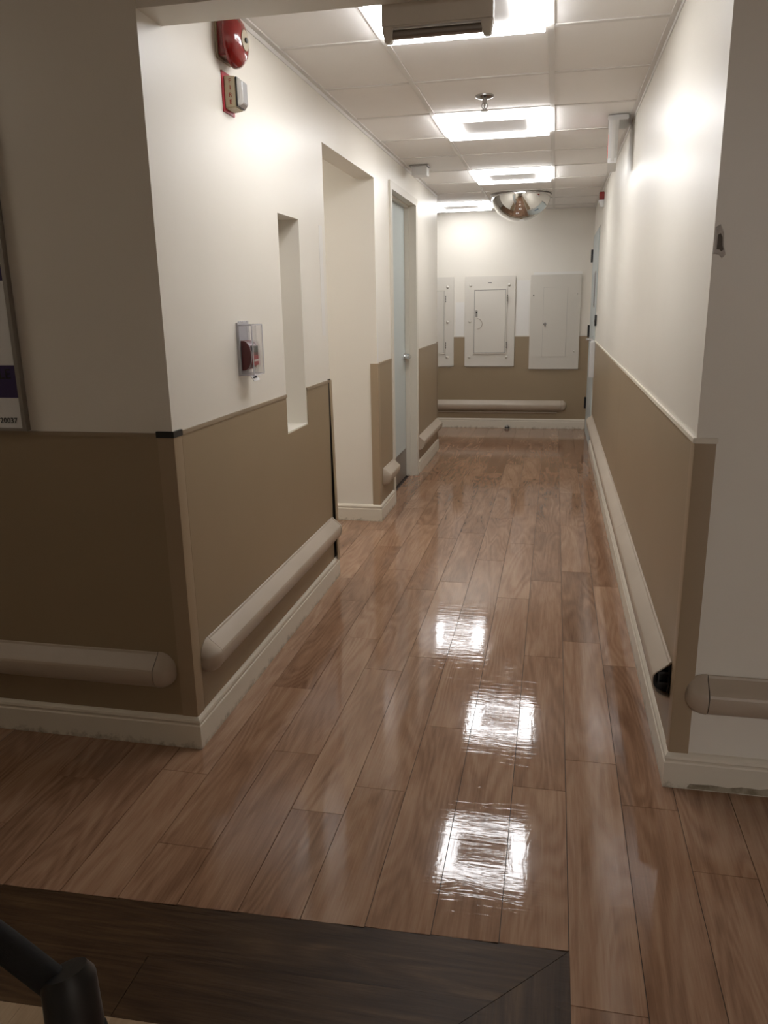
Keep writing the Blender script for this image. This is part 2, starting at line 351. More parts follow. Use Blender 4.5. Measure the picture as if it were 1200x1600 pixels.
# ---- floor planks: one object each
PW, PL, SX = .1535, .907, .0815
joint = {0: 1.332, 1: 2.034, 2: 1.788, 3: 1.45, -1: 2.07, -2: 1.80, -3: 1.457, -4: 1.983, -5: 1.845, -6: 1.218, -7: 1.64, -8: 1.96, -9: 1.35, -10: 1.873, -11: 1.637}
def mat_far(x): return 1.4715 + .0425*(x-.083)*.92       # far edge of the dark border
full = {}
def plank_mesh(w, l, tag_='plank'):
    k = (round(w, 4), round(l, 4), tag_)
    if k not in full:
        g = .0007; z = .0; b = .0003
        mb = MB()
        mb.add([(g, g, -.003), (w-g, g, -.003), (w-g, l-g, -.003), (g, l-g, -.003), (g, g, -.0012), (w-g, g, -.0012), (w-g, l-g, -.0012), (g, l-g, -.0012),
                (g+b, g+b, 0), (w-g-b, g+b, 0), (w-g-b, l-g-b, 0), (g+b, l-g-b, 0)],
               [(0,1,5,4),(1,2,6,5),(2,3,7,6),(3,0,4,7),(4,5,9,8),(5,6,10,9),(6,7,11,10),(7,4,8,11),(8,9,10,11)])
        me = bpy.data.meshes.new('floor_plank'); me.from_pydata(mb.v, [], mb.f); me.update(); me.materials.append(M['oak']); full[k] = me
    return full[k]
def plank(x, y0, y1, w=PW):
    o = bpy.data.objects.new('floor_plank', plank_mesh(w, y1-y0)); COL.objects.link(o); o.location = (x, y0, 0); o.parent = floor
count = 0; rest = MB()
for c in range(-23, 17):
    x = SX + PW*c; xm = x+PW/2
    if x < XW-.1 or x > XE: continue
    off = joint.get(c, 1.2+random.random()*PL)
    # walkable stretches of this column
    if x >= xR-.02: spans = [(YB, yRc)]
    elif x >= xL-.16: spans = [(YB, yE)]
    else: spans = [(YB, yLc), (3.67, OP1), (yLe, yE)]
    if xm < .083: spans = [((mat_far(xm), b) if a == YB else (a, b)) for a, b in spans]
    for a, b in spans:
        k = math.floor((a-off)/PL); y = off+PL*k
        while y < b:
            s, e = max(y, a), min(y+PL, b); y += PL
            if e-s < .03: continue
            near = (s > -.2 and (x > xL-.75 and x < 1.1)) or (s > 7 and x > -2.2)
            if near: plank(x, s, e); count += 1
            else: rest.add([(x+.0012, s+.0012, 0), (x+PW-.0012, s+.0012, 0), (x+PW-.0012, e-.0012, 0), (x+.0012, e-.0012, 0)], [(0, 1, 2, 3)])
print('planks', count)
r_ = rest.build('floor_plank_field', 'oak', floor); r_['kind'] = 'stuff'

# dark border: two courses of planks, mitred at its right corner, round a pale floor
th = math.atan(.0425*.92); ux = Vector((math.cos(th), math.sin(th), 0)); uy = Vector((0, 1, 0))
P0 = Vector((.083, 1.4735, 0))
def quad_plank(name, pts, material):
    c = sum((Vector(q) for q in pts), Vector())/4
    ins = [Vector(q) + (c-Vector(q)).normalized()*.0010 for q in pts]
    mb = MB(); n = len(pts)
    mb.add([q+Vector((0, 0, -.003)) for q in ins] + ins, [(i, (i+1) % n, n+(i+1) % n, n+i) for i in range(n)] + [tuple(range(n, 2*n))])
    o = mb.build(name, material, floor, origin=(c.x, c.y, 0)); return o
BWD = .155
for row in range(2):
    # along X: distance s to the left of the corner
    cuts = [0, 1.75, 2.66, 3.60] if row == 0 else [0, .915, 1.83, 2.75, 3.55]
    for s0, s1 in zip(cuts, cuts[1:]):
        a0, a1 = row*BWD, (row+1)*BWD
        # mitre: at the corner the plank end follows the diagonal
        pa = P0 - ux*(s0 if s0 > 0 else a0) - uy*a0; pb = P0 - ux*s1 - uy*a0
        pc = P0 - ux*s1 - uy*a1; pd = P0 - ux*(s0 if s0 > 0 else a1) - uy*a1
        quad_plank('border_plank', [pd, pa, pb, pc], 'dkoak')
    for s0, s1 in ((0, .9), (.9, 1.8), (1.8, 2.7), (2.7, 3.6)):
        a0, a1 = row*BWD, (row+1)*BWD
        pa = P0 - uy*(s0 if s0 > 0 else a0) - ux*a0; pb = P0 - uy*s1 - ux*a0
        pc = P0 - uy*s1 - ux*a1; pd = P0 - uy*(s0 if s0 > 0 else a1) - ux*a1
        quad_plank('border_plank', [pa, pb, pc, pd], 'dkoaky')
xi = .083-2*BWD
for c in range(0, 17):
    xa, xb = xi-.2*(c+1), xi-.2*c
    yt = lambda x: P0.y + (x-.083)*math.tan(th) - 2*BWD
    y = 0; cuts = [0, .45+.37*(c % 3), 1.7+.3*(c % 2), 3.8]
    for s0, s1 in zip(cuts, cuts[1:]):
        quad_plank('pale_plank', [(xa, yt(xa)-s1, 0), (xb, yt(xb)-s1, 0), (xb, yt(xb)-s0, 0), (xa, yt(xa)-s0, 0)], 'pale')

# ================================================================== CEILING LIGHTS
def troffer(cx, cy, z, diff, label, group=None):
    t = thing('ceiling_light', (cx, cy, z), label, 'light', group); h = T/2-.013
    f = MB()
    for a, b in (((-h, -h), (h, -h+.007)), ((-h, h-.007), (h, h)), ((-h, -h+.007), (-h+.007, h-.007)), ((h-.007, -h+.007), (h, h-.007))):
        f.box((cx+a[0], cy+a[1], z-.003), (cx+b[0], cy+b[1], z+.02))
    f.build('frame', 'trof', t)
    o = h-.007; i = .185; d = MB()
    for a, b in (((-o, -o), (o, -i)), ((-o, i), (o, o)), ((-o, -i), (-i, i)), ((i, -i), (o, i))):
        d.box((cx+a[0], cy+a[1], z-.024), (cx+b[0], cy+b[1], z+.012))
    d.build('diffuser', diff, t)
    MB().box((cx-i, cy-i, z-.016), (cx+i, cy+i, z+.012)).build('center_panel', 'center', t)
    return t
GL = 'square panel lights in the ceilings'
for (i, k), lab in zip(((-1, -1), (-1, 2), (-1, 5), (-2, 8)),
    ('glowing square ceiling panel nearest the header, half hidden by the beige housing', 'large glowing square ceiling panel just behind the sprinkler',
     'glowing square ceiling panel just in front of the domed mirror', 'glowing ceiling panel by the end wall, partly hidden behind the left wall')):
    troffer(G0+T*(i+.5), R0+T*(k+.5), hc, 'diff', lab, GL)
troffer(1.6, -3.2, LOBC-.013, 'diff_r', 'square ceiling panel on the lobby ceiling behind the viewer', GL)
troffer(-2.3, 4.25, hc-.001, 'fill_p', 'unseen square panel added inside the passage to brighten the open doorway', GL)  # added lamp, out of view, brightens the reveal of the open doorway
troffer(-2.9, 1.1, LOBC-.013, 'diff_l', 'dim square ceiling panel at the far left of the lobby', GL)

# ================================================================== RAILS AND GUARDS
RP = [(0, .340), (.003, .3415), (.006, .3395), (.009, .334), (.045, .304), (.0495, .2985), (.0520, .2915), (.0528, .284), (.0525, .274), (.0510, .263), (.0480, .253), (.0435, .2445), (.0375, .2375), (.030, .232), (.021, .228), (.010, .2255), (0, .2255)]
RT = .0035
def rail(name, p0, p1, nrm, dz, label, cap0=True, cap1=True, splits=(), hollow0=False, clen=.058):
    p0 = Vector((*p0, 0)); p1 = Vector((*p1, 0)); n = Vector((*nrm, 0)); d = (p1-p0).normalized(); L = (p1-p0).length
    t = thing(name, (p0+p1)/2 + Vector((0, 0, 0)), label, 'wall rail', 'wall crash rails')
    a = clen if cap0 else 0; b = L-(clen if cap1 else 0)
    pt = lambda s, q, z: p0 + d*s + n*q + Vector((0, 0, z+dz))
    cuts = [a] + list(splits) + [b]
    for s0, s1 in zip(cuts, cuts[1:]):
        s0 += .0015*(s0 != a); 
        if hollow0 and s0 == a:
            zc = .283
            inner = [(max(q-RT, 0) if q > 0 else 0, zc+(z-zc)*(1-RT/.055)) for q, z in RP]
            ring = lambda s, pr: [pt(s, q, z) for q, z in pr]
            mb = MB().loft([ring(s0, inner), ring(s0, RP), ring(s1, RP)], cap=False)
            mb.loft([ring(s0, inner), ring(s0+.25, inner)], cap=False)
            mb.build('rail_cover', 'rail', t, 13)
            br = MB()
            for q0, q1, z0, z1 in ((0, .006, .235, .325), (.006, .034, .262, .268), (.006, .034, .296, .302), (.030, .034, .268, .296)):
                A = pt(s0+.012, q0, z0); B = pt(s0+.6, q1, z1); br.box(A, B)
            br.build('rail_bracket', 'blackmetal', t)
            MB().add(ring(s0+.03, inner), [tuple(range(len(inner)))]).build('rail_dark_infill', 'dark', t)  # dark sheet across the hollow; its colour stands for the shade inside
        else:
            MB().loft([[pt(s0, q, z) for q, z in RP], [pt(s1, q, z) for q, z in RP]]).build('rail_cover', 'rail', t, 13)
    for on, s, sg in ((cap0, a, -1), (cap1, b, 1)):
        if not on: continue
        zc = .279; rings = []
        for u in (0.0, .05, .25, .45, .62, .76, .87, .95, 1.0):
            kq = (1-u**2.2)**.6 if u < 1 else 0.0
            k2 = .22 + .78*kq; kk = .10+.90*kq
            o_ = .0012 if u > 0 else .0012
            rings.append([pt(s+sg*(.003+u*(clen-.003)), (q+(o_ if q > .02 else 0))*kk, zc+(z-zc)*k2*1.02) for q, z in RP])
        MB().loft(rings).build('end_cap', 'rail', t, 50)
    return t
rail('crash_rail', (XW, yLc-.004), (-1.142, yLc-.004), (0, -1), -.012, 'brown crash rail low on the shaded wall under the framed sign', False, True, hollow0=False)
rail('crash_rail', (xL+.004, 2.155), (xL+.004, 3.775), (1, 0), 0, 'beige crash rail between the left corner and the open doorway', True, True)
rail('crash_rail', (xL+.004, 4.985), (xL+.004, 5.335), (1, 0), -.005, 'very short beige rail beside the blue-grey door', True, False, clen=.03)
rail('crash_rail', (xL+.004, 6.412), (xL+.004, 7.56), (1, 0), -.02, 'beige crash rail past the blue-grey door at the far left', False, True)
rail('crash_rail', (-2.9, yE-.004), (.158, yE-.004), (0, -1), -.022, 'beige crash rail on the end wall below the electrical panels', True, True)
rail('crash_rail', (xR-.004, 2.225), (xR-.004, 7.52), (-1, 0), .022, 'long beige crash rail on the right wall with a broken open end', False, False, (1.55,), True)
rail('crash_rail', (.402, yRc), (XE, yRc), (0, -1), .022, 'beige crash rail with rounded cap on the plain right wall', True, False)
# lower lip strip of the end wall rail
box('lower_strip', (-2.8, yE-.022, .178), (.06, yE-.006, .186), 'rail', [o for o in bpy.data.objects if o.name.startswith('crash_rail') and 'end wall' in o.get('label', '')][0])

def corner_guard(c, dirs, w, z0, z1, label, material='guard'):
    """L-shaped sheet round an outside corner c; dirs = the two directions the wings run along the walls"""
    t = thing('corner_guard', (c[0], c[1], z0), label, 'corner guard', 'brown corner guards')
    c = Vector((*c, 0)); a = Vector((*dirs[0], 0)); b = Vector((*dirs[1], 0)); th = .006; r = .004
    na = -b; nb = -a     # outward from the wing along a is -b, and the other way round
    wa, wb = w
    prof = [c+a*wa, c+a*wa+na*th, c+na*th+nb*(th-r)*.3, c+na*(th*.8)+nb*(th*.8), c+nb*th+na*(th-r)*.3, c+b*wb+nb*th, c+b*wb]
    MB().loft([[q+Vector((0, 0, z0)) for q in prof], [q+Vector((0, 0, z1)) for q in prof]]).build('cover', material, t, 30)
    return t
g1 = corner_guard((xL, yLc), ((-1, 0), (0, 1)), (.047, .047), .106, 1.020, 'brown corner guard with a black top strip at the left corner')
MB().box((xL-.050, yLc-.0075, 1.020), (xL+.0075, yLc, 1.038)).box((xL, yLc, 1.020), (xL+.0075, yLc+.05, 1.038)).build('black_top_strip', 'black', g1)
g2 = corner_guard((xR, yRc), ((1, 0), (0, 1)), (.049, .045), .104, 1.021, 'dark brown corner guard with a cream cap at the right corner')
MB().box((xR-.010, yRc-.009, 1.021), (xR+.053, yRc, 1.036)).build('cap_strip', 'base', g2, bevel=.002)
corner_guard((xL, OP1), ((-1, 0), (0, 1)), (.045, .044), .106, hw-.004, 'brown corner guard on the far edge of the open doorway')
# peeling guard on the near edge of the open doorway
t = thing('corner_guard', (xL, OP0, .1), 'peeling brown corner guard on the near edge of the open doorway', 'corner guard', 'brown corner guards')
gp = []
for z, o in ((.10, .016), (.3, .015), (.6, .010), (.85, .006), (1.03, .003)):
    a = .004; gp.append([(xL+o, 3.772, z), (xL+o+a, 3.772, z), (xL+o+a, OP0+.006, z), (xL-.04, OP0+.006+o*.5, z), (xL-.04, OP0+.002+o*.5, z), (xL+o, OP0+.002, z)])
MB().loft(gp).build('cover', 'guard', t, 30)
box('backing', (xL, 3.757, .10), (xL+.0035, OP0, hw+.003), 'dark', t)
t = thing('corner_guard', (xL, yLe, .1), 'narrow brown corner guard where the left wall ends', 'corner guard', 'brown corner guards')
MB().box((xL, yLe-.022, .108), (xL+.007, yLe+.006, hw+.008)).box((xL-.04, yLe, .108), (xL, yLe+.006, hw+.008)).build('cover', 'guard', t)
box('backing', (xL, yLe-.03, .108), (xL+.005, yLe-.022, hw+.006), 'dark', t)

# ================================================================== DOORS
d1 = thing('door_1', (xL, (D0+D1)/2, 0), 'pale blue-grey door in a cream frame on the left wall', 'door'); d1['kind'] = 'structure'
f = MB(); cw = .062; cp = .012
f.box((xL-.10, D0-.018, 0), (xL, D0, DZ)).box((xL-.10, D1, 0), (xL, D1+.018, DZ)).box((xL-.10, D0-.018, DZ), (xL, D1+.018, DZ+.018))
f.box((xL, D0-cw, 0), (xL+cp, D0, DZ+.05)).box((xL, D1, 0), (xL+cp, D1+cw+.014, DZ+.05)).box((xL, D0, DZ), (xL+cp, D1, DZ+.05))
f.box((xL-.080, D0, 0), (xL-.045, D0+.014, DZ-.014)).box((xL-.080, D1-.014, 0), (xL-.045, D1, DZ-.014)).box((xL-.080, D0, DZ-.014), (xL-.045, D1, DZ))
f.build('door_frame', 'frame', d1)
box('door_backing', (xL-.112, D0, 0), (xL-.104, D1, DZ), 'dark', d1)
lf = box('door_leaf', (xL-.103, D0+.004, .008), (xL-.081, D1-.006, DZ-.004), 'door', d1)
box('kick_plate', (xL-.081, D0+.02, .012), (xL-.0795, D1-.02, .24), 'steel', lf)
hy, hz = D1-.075, .985
hd = MB().lathe([(.027, 0), (.027, .008), (.012, .010), (.011, .055)], (xL-.081, hy, hz), (1, 0, 0))
hd.tube([(xL-.031, hy+.006, hz), (xL-.026, hy-.02, hz), (xL-.024, hy-.06, hz-.002), (xL-.026, hy-.115, hz-.004)], [.012, .0115, .010, .009])
hd.build('lever_handle', 'chrome', lf, 40)
box('latch_box', (xL-.081, D1-.05, hz-.02), (xL-.040, D1-.016, hz+.02), 'chrome', lf, .003)

E0, E1, EZ = 7.75, 8.81, 2.035
d2 = thing('door_2', (xR, (E0+E1)/2, 0), 'pale blue-grey door with black hinges at the far end of the right wall', 'door'); d2['kind'] = 'structure'
f = MB()
f.box((xR-.004, E0-.05, 0), (xR+.1, E0, EZ+.012)).box((xR-.004, E1, 0), (xR+.1, E1+.05, EZ+.012)).box((xR-.004, E0-.05, EZ+.012), (xR+.1, E1+.05, EZ+.016))
f.build('door_frame', 'frame', d2)
box('door_gap', (xR+.01, E0, 0), (xR+.1, E1, EZ+.01), 'dark', d2)
lf = box('door_leaf', (xR-.012, E0+.005, .01), (xR+.01, E1-.006, EZ-.004), 'door', d2)
vf = MB(); 
vf.box((xR-.018, 7.93, 1.33), (xR-.012, 7.945, 1.66)).box((xR-.018, 8.075, 1.33), (xR-.012, 8.09, 1.66)).box((xR-.018, 7.945, 1.33), (xR-.012, 8.075, 1.345)).box((xR-.018, 7.945, 1.645), (xR-.012, 8.075, 1.66))
vf.build('window_trim', 'steel', lf); box('window_pane', (xR-.014, 7.945, 1.345), (xR-.0118, 8.075, 1.645), 'glass', lf)
for z in (1.84, 1.08, .32):
    h = MB().tube([(xR-.021, E1-.002, z-.062), (xR-.021, E1-.002, z+.062)], .0115, 12)
    h.box((xR-.014, E1-.045, z-.058), (xR-.011, E1-.002, z+.058)); h.build('hinge', 'black', lf)
lv = MB().lathe([(.028, 0), (.028, .01), (.012, .012), (.011, .055)], (xR-.012, 7.86, 1.035), (-1, 0, 0))
lv.tube([(xR-.062, 7.854, 1.035), (xR-.068, 7.89, 1.035), (xR-.066, 7.98, 1.035)], .010); lv.build('lever_handle', 'chrome', lf, 40)
t = thing('lock_box', (xR, 7.66, 1.16), 'small black lock box on the right wall beside the far door', 'lock')
box('case', (xR-.018, 7.63, 1.165), (xR, 7.69, 1.265), 'black', t, .003); box('button', (xR-.022, 7.65, 1.20), (xR-.018, 7.67, 1.22), 'steel', t)
t = thing('paper_holder', (xR-.02, 7.64, .70), 'slim white paper holder on the right wall beside the far door', 'paper holder')
box('holder_case', (xR-.048, 7.60, .70), (xR-.004, 7.685, 1.02), 'white', t, .003); box('paper_sheet', (xR-.040, 7.605, 1.0), (xR-.012, 7.68, 1.035), 'paper', t)

# ================================================================== ELECTRICAL PANELS on the end wall
def screw(x, z, y, parent, r=.015):
    MB().lathe([(r, 0), (r, .004), (r*.7, .009), (.001, .011)], (x, y, z), (0, -1, 0), 14).build('screw', 'panel', parent, 50)
def panel(x0, x1, z0, z1, dx0, dx1, dz0, dz1, label, screws, hinge, latch):
    t = thing('electrical_panel', ((x0+x1)/2, yE, z0), label, 'electrical panel', 'electrical panels on the end wall')
    y1 = yE-.019; box('cover_plate', (x0, y1, z0), (x1, yE-.0042, z1), 'panel', t, .002)
    rim = MB(); w = .012; yr = y1-.010
    rim.box((dx0-w, yr, dz0-w), (dx1+w, y1, dz0)).box((dx0-w, yr, dz1), (dx1+w, y1, dz1+w)).box((dx0-w, yr, dz0), (dx0, y1, dz1)).box((dx1, yr, dz0), (dx1+w, y1, dz1))
    rim.build('door_rim', 'panel', t)
    box('door_gap', (dx0, y1-.001, dz0), (dx1, y1, dz1), 'dark', t)
    dr = box('panel_door', (dx0+.003, y1-.008, dz0+.003), (dx1-.003, y1-.001, dz1-.003), 'panel', t, .0015)
    for z in (dz0+.085, dz1-.09):
        hb = MB()
        for q in (-.025, 0, .025): hb.tube([(hinge, y1-.014, z+q-.009), (hinge, y1-.014, z+q+.009)], .007, 10)
        hb.build('hinge', 'steel', t)
    if latch:
        lx, lz = latch
        box('latch_plate', (lx-.012, y1-.012, lz-.035), (lx+.012, y1-.008, lz+.035), 'steel', dr, .002)
        MB().lathe([(.008, 0), (.008, .004), (.003, .0045)], (lx, y1-.012, lz+.012), (0, -1, 0), 12).build('keyhole', 'dark', dr)
        arc = MB(); pts = [(lx+.012+.052*math.cos(a), y1-.009, lz-.11+.056*math.sin(a)) for a in [math.radians(q) for q in range(-95, 96, 19)]]
        arc.tube(pts, .0025, 8); arc.build('paint_ring', 'rail', dr)
    for x, z in screws: screw(x, z, y1, t)
    return t
ps = lambda dx: [(-.92+dx, 1.575), (-.50+dx, 1.575), (-.925+dx, 1.19), (-.93+dx, .80), (-.515+dx, .80)]
t = panel(-.983, -.432, .70, 1.671, -.878, -.533, .848, 1.527, 'cream electrical panel with a hinged door, middle one on the end wall', ps(0), -.517, (-.852, 1.275))
box('name_tag', (-.73, yE-.0205, 1.597), (-.69, yE-.019, 1.605), 'text', t)
panel(-1.663, -1.107, .70, 1.671, -1.56, -1.213, .848, 1.527, 'cream electrical panel cut off by the left wall end', [(-1.175, 1.565), (-1.175, 1.19), (-1.18, .80), (-1.6, 1.57), (-1.6, .80)], -1.197, (-1.53, 1.275))
t = thing('electrical_panel', (0, yE, .667), 'cream electrical panel with a flush narrow door, nearest the right wall', 'electrical panel', 'electrical panels on the end wall')
y1 = yE-.022; box('cover_plate', (-.268, y1, .667), (.268, yE-.0042, 1.672), 'panelc', t, .002)
box('door_gap', (-.128, y1-.001, .800), (.127, y1, 1.540), 'steel', t)
dr = box('panel_door', (-.1265, y1-.004, .8015), (.1245, y1-.001, 1.5385), 'panelc', t, .001)
MB().lathe([(.017, 0), (.017, .006), (.010, .010), (.009, .020), (.001, .021)], (-.105, y1-.004, 1.155), (0, -1, 0), 18).build('lock_knob', 'steel', dr, 40)
box('lock_tab', (-.110, y1-.008, 1.12), (-.094, y1-.004, 1.15), 'steel', dr, .001)
for x, z in ((-.235, 1.46), (.225, 1.465), (.215, .86)): screw(x, z, y1, t, .008)
MB().lathe([(.006, 0), (.006, .001)], (-.235, y1-.0105, 1.46), (0, -1, 0), 10).build('screw_slot', 'dark', t)

# door stop on the floor
t = thing('door_stop', (-.487, 8.955, 0), 'small dark dome door stop on the floor at the end wall', 'door stop')
MB().lathe([(.028, 0), (.028, .006), (.022, .016), (.019, .03), (.012, .04), (.001, .042)], (-.487, 8.955, 0), (0, 0, 1), 18).build('body', 'steel', t, 50)
MB().lathe([(.0295, .008), (.0295, .02), (.024, .021)], (-.487, 8.955, 0), (0, 0, 1), 18).build('rubber_ring', 'black', t, 50)

# ================================================================== FIRE EQUIPMENT
# bell
by, bz = 2.67, 2.216
t = thing('fire_bell', (xL, by, bz-.06), 'round red fire alarm bell high on the left wall', 'fire bell')
box('back_plate', (xL, by-.058, bz-.058), (xL+.006, by+.058, bz+.058), 'beige', t, .002)
box('back_box', (xL+.006, by-.050, bz-.050), (xL+.036, by+.050, bz+.050), 'red', t, .004)
prof = [(.078, .034), (.0795, .037), (.079, .044), (.0745, .054), (.066, .064), (.054, .0725), (.040, .0775), (.026, .0795), (.014, .080), (.001, .080)]
g = MB().lathe([(.074, .036)] + prof, (xL, by, bz), (1, 0, 0), 40).build('gong', 'red', t, 60)
MB().lathe([(.030, .0785), (.030, .0815), (.001, .0816)], (xL, by, bz), (1, 0, 0), 28).build('center_label', 'beige', g)
MB().lathe([(.008, .0815), (.008, .087), (.001, .088)], (xL, by, bz), (1, 0, 0), 6).build('center_bolt', 'black', g)
# strobe
t = thing('fire_strobe', (xL, 2.69, 2.008), 'fire strobe with red plate, beige side and clear lens below the bell', 'strobe light')
box('back_plate', (xL, 2.643, 2.008), (xL+.004, 2.738, 2.131), 'redplate', t, .001)
MB().loft([[(xL+.004, 2.655, 2.018), (xL+.004, 2.730, 2.018), (xL+.004, 2.730, 2.118), (xL+.004, 2.655, 2.118)],
           [(xL+.042, 2.660, 2.022), (xL+.042, 2.726, 2.022), (xL+.042, 2.726, 2.114), (xL+.042, 2.660, 2.114)]]).build('housing', 'cream', t, bevel=.003)
ln = MB().loft([[(xL+.040, 2.662, 2.026), (xL+.040, 2.724, 2.026), (xL+.040, 2.724, 2.110), (xL+.040, 2.662, 2.110)],
           [(xL+.050, 2.662, 2.026), (xL+.050, 2.724, 2.026), (xL+.050, 2.724, 2.110), (xL+.050, 2.662, 2.110)],
           [(xL+.062, 2.672, 2.036), (xL+.062, 2.714, 2.036), (xL+.062, 2.714, 2.100), (xL+.062, 2.672, 2.100)]]).build('lens', 'lens', t, bevel=.002)
MB().box((xL+.0415, 2.6605, 2.024), (xL+.046, 2.7255, 2.112)).build('lens_gasket', 'black', t)
for ch, z in zip('FIRE', (2.100, 2.080, 2.058, 2.037)):
    ty = 2.6573
    text('fire_lettering', ch, .019, basis((xL+.024, ty-.0004, z), (1, 0, 0), (0, 0, 1)), 'redtxt', t)
# pull station under clear cover
PY0, PY1, PZ0, PZ1, PD = 2.634, 2.740, 1.152, 1.332, .058
t = thing('pull_station', (xL, (PY0+PY1)/2, PZ0), 'dark red pull station under a clear hinged cover on the left wall', 'fire alarm')
box('back_plate', (xL, PY0, PZ0), (xL+.007, PY1, PZ1+.004), 'clearedge', t, .001)
cv = MB(); w = .0022
cv.box((xL+.007, PY0+.002, PZ0+.004), (xL+PD, PY0+.002+w, PZ1-.006)).box((xL+.007, PY1-w-.002, PZ0+.004), (xL+PD, PY1-.002, PZ1-.006))
cv.box((xL+PD-w, PY0+.002+w, PZ0+.004), (xL+PD, PY1-.002-w, PZ1-.006))
cv.box((xL+.007, PY0+.002, PZ1-.006), (xL+PD, PY1-.002, PZ1-.0038)).box((xL+.007, PY0+.002, PZ0+.002), (xL+PD, PY1-.002, PZ0+.004))
c_ = cv.build('clear_cover', 'clear', t)
ed = MB()
for y in (PY0+.002, PY1-.006):
    ed.box((xL+PD-.003, y, PZ0+.004), (xL+PD+.0005, y+.004, PZ1-.004)).box((xL+.007, y, PZ1-.007), (xL+PD, y+.004, PZ1-.003)).box((xL+.007, y, PZ0+.001), (xL+PD, y+.004, PZ0+.005)).box((xL+.007, y-.0005, PZ0+.004), (xL+.010, y+.004, PZ1-.004))
ed.box((xL+PD-.003, PY0+.006, PZ1-.007), (xL+PD+.0005, PY1-.006, PZ1-.003)).box((xL+PD-.003, PY0+.006, PZ0+.001), (xL+PD+.0005, PY1-.006, PZ0+.005))
ed.build('cover_edge', 'clearedge', c_)
hg = MB()
for q in range(5): hg.tube([(xL+.006, PY0+.012+q*.019, PZ1+.005), (xL+.006, PY0+.022+q*.019, PZ1+.005)], .0035, 10)
hg.build('cover_hinge', 'clearedge', t)
st = MB(); pr = []
for k in range(13):
    a = -math.pi/2 + math.pi*k/12; pr.append((.010+.034*math.cos(a)**.7 if abs(math.cos(a)) > 1e-6 else .010, 1.222+.052*math.sin(a)))
st.loft([[(xL+q, PY0+.014, z) for q, z in pr], [(xL+q, PY1-.014, z) for q, z in pr]]).build('station_body', 'pull', t, 40)
b_ = bpy.data.objects[[o.name for o in bpy.data.objects if o.name.startswith('station_body')][-1]]
box('dark_window', (xL+.040, PY0+.024, 1.232), (xL+.0455, PY1-.024, 1.254), 'black', b_)
box('pull_handle', (xL+.042, PY0+.028, 1.186), (xL+.0475, PY1-.028, 1.222), 'redplate', b_, .002)
box('handle_stripe', (xL+.0475, PY0+.034, 1.201), (xL+.048, PY1-.034, 1.207), 'white', b_)
for y in (PY0+.020, PY1-.022):
    MB().loft([[(xL+q+.0012, y, z) for q, z in pr], [(xL+q+.0012, y+.0025, z) for q, z in pr]]).build('white_outline', 'white', b_)
tb = MB().add([(xL+.030, PY0+.03, PZ0+.002), (xL+.030, PY1-.02, PZ0+.002), (xL+.046, PY1-.02, PZ0-.020), (xL+.046, PY0+.03, PZ0-.020),
               (xL+.028, PY0+.03, PZ0+.001), (xL+.028, PY1-.02, PZ0+.001), (xL+.044, PY1-.02, PZ0-.021), (xL+.044, PY0+.03, PZ0-.021)],
              [(0,1,2,3),(7,6,5,4),(0,4,5,1),(1,5,6,2),(2,6,7,3),(3,7,4,0)]).build('pull_tab', 'white', t)
dv = Vector((-.016, 0, .022)).normalized()
text('tab_lettering', 'ALARM', .012, basis(Vector((xL+.0385, (PY0+PY1)/2+.005, PZ0-.0085)), (0, 1, 0), dv), 'text', t)
# strobe on right wall
t = thing('fire_strobe', (xR, 7.42, 2.16), 'small red and white strobe high on the right wall', 'strobe light')
box('red_base', (xR-.042, 7.36, 2.222), (xR, 7.46, 2.285), 'red', t, .004)
MB().loft([[(xR, 7.37, 2.222), (xR-.046, 7.37, 2.222), (xR-.046, 7.45, 2.222), (xR, 7.45, 2.222)], [(xR, 7.375, 2.165), (xR-.026, 7.375, 2.165), (xR-.026, 7.445, 2.165), (xR, 7.445, 2.165)]]).build('lens', 'white', t, bevel=.003)

# ================================================================== CEILING THINGS
# domed mirror
mx, my, mr, mh = -.345, 7.76, .268, .235
t = thing('dome_mirror', (mx, my, hc-mh), 'silver domed security mirror hanging from the ceiling', 'mirror')
MB().lathe([(mr*math.cos(a), -.006-(mh-.006)*math.sin(a)) for a in [math.pi/2*k/24 for k in range(25)]][::-1], (mx, my, hc), (0, 0, 1), 64, cap=False).build('mirror_dome', 'mirror', t, True)
MB().lathe([(mr-.004, 0), (mr+.008, 0), (mr+.008, -.007), (mr-.002, -.009)], (mx, my, hc-.001), (0, 0, 1), 64, cap=False).build('rim', 'steel', t, 40)
# sprinkler
sx, sy = -.366, 4.13
t = thing('sprinkler', (sx, sy, hc-.07), 'chrome ceiling sprinkler head in front of the large light panel', 'sprinkler')
MB().lathe([(.044, .003), (.043, -.004), (.030, -.010), (.015, -.012)], (sx, sy, hc), (0, 0, 1), 28).build('escutcheon', 'darkchrome', t, 40)
s_ = MB().lathe([(.011, -.010), (.011, -.030), (.007, -.034), (.005, -.058)], (sx, sy, hc), (0, 0, 1), 16)
for q in (-1, 1): s_.tube([(sx+q*.010, sy, hc-.028), (sx+q*.014, sy, hc-.044), (sx+q*.004, sy, hc-.060)], .0022, 8)
s_.build('frame', 'darkchrome', t, 40)
MB().lathe([(.019, -.060), (.019, -.063), (.004, -.064)], (sx, sy, hc), (0, 0, 1), 16).build('deflector', 'darkchrome', t)
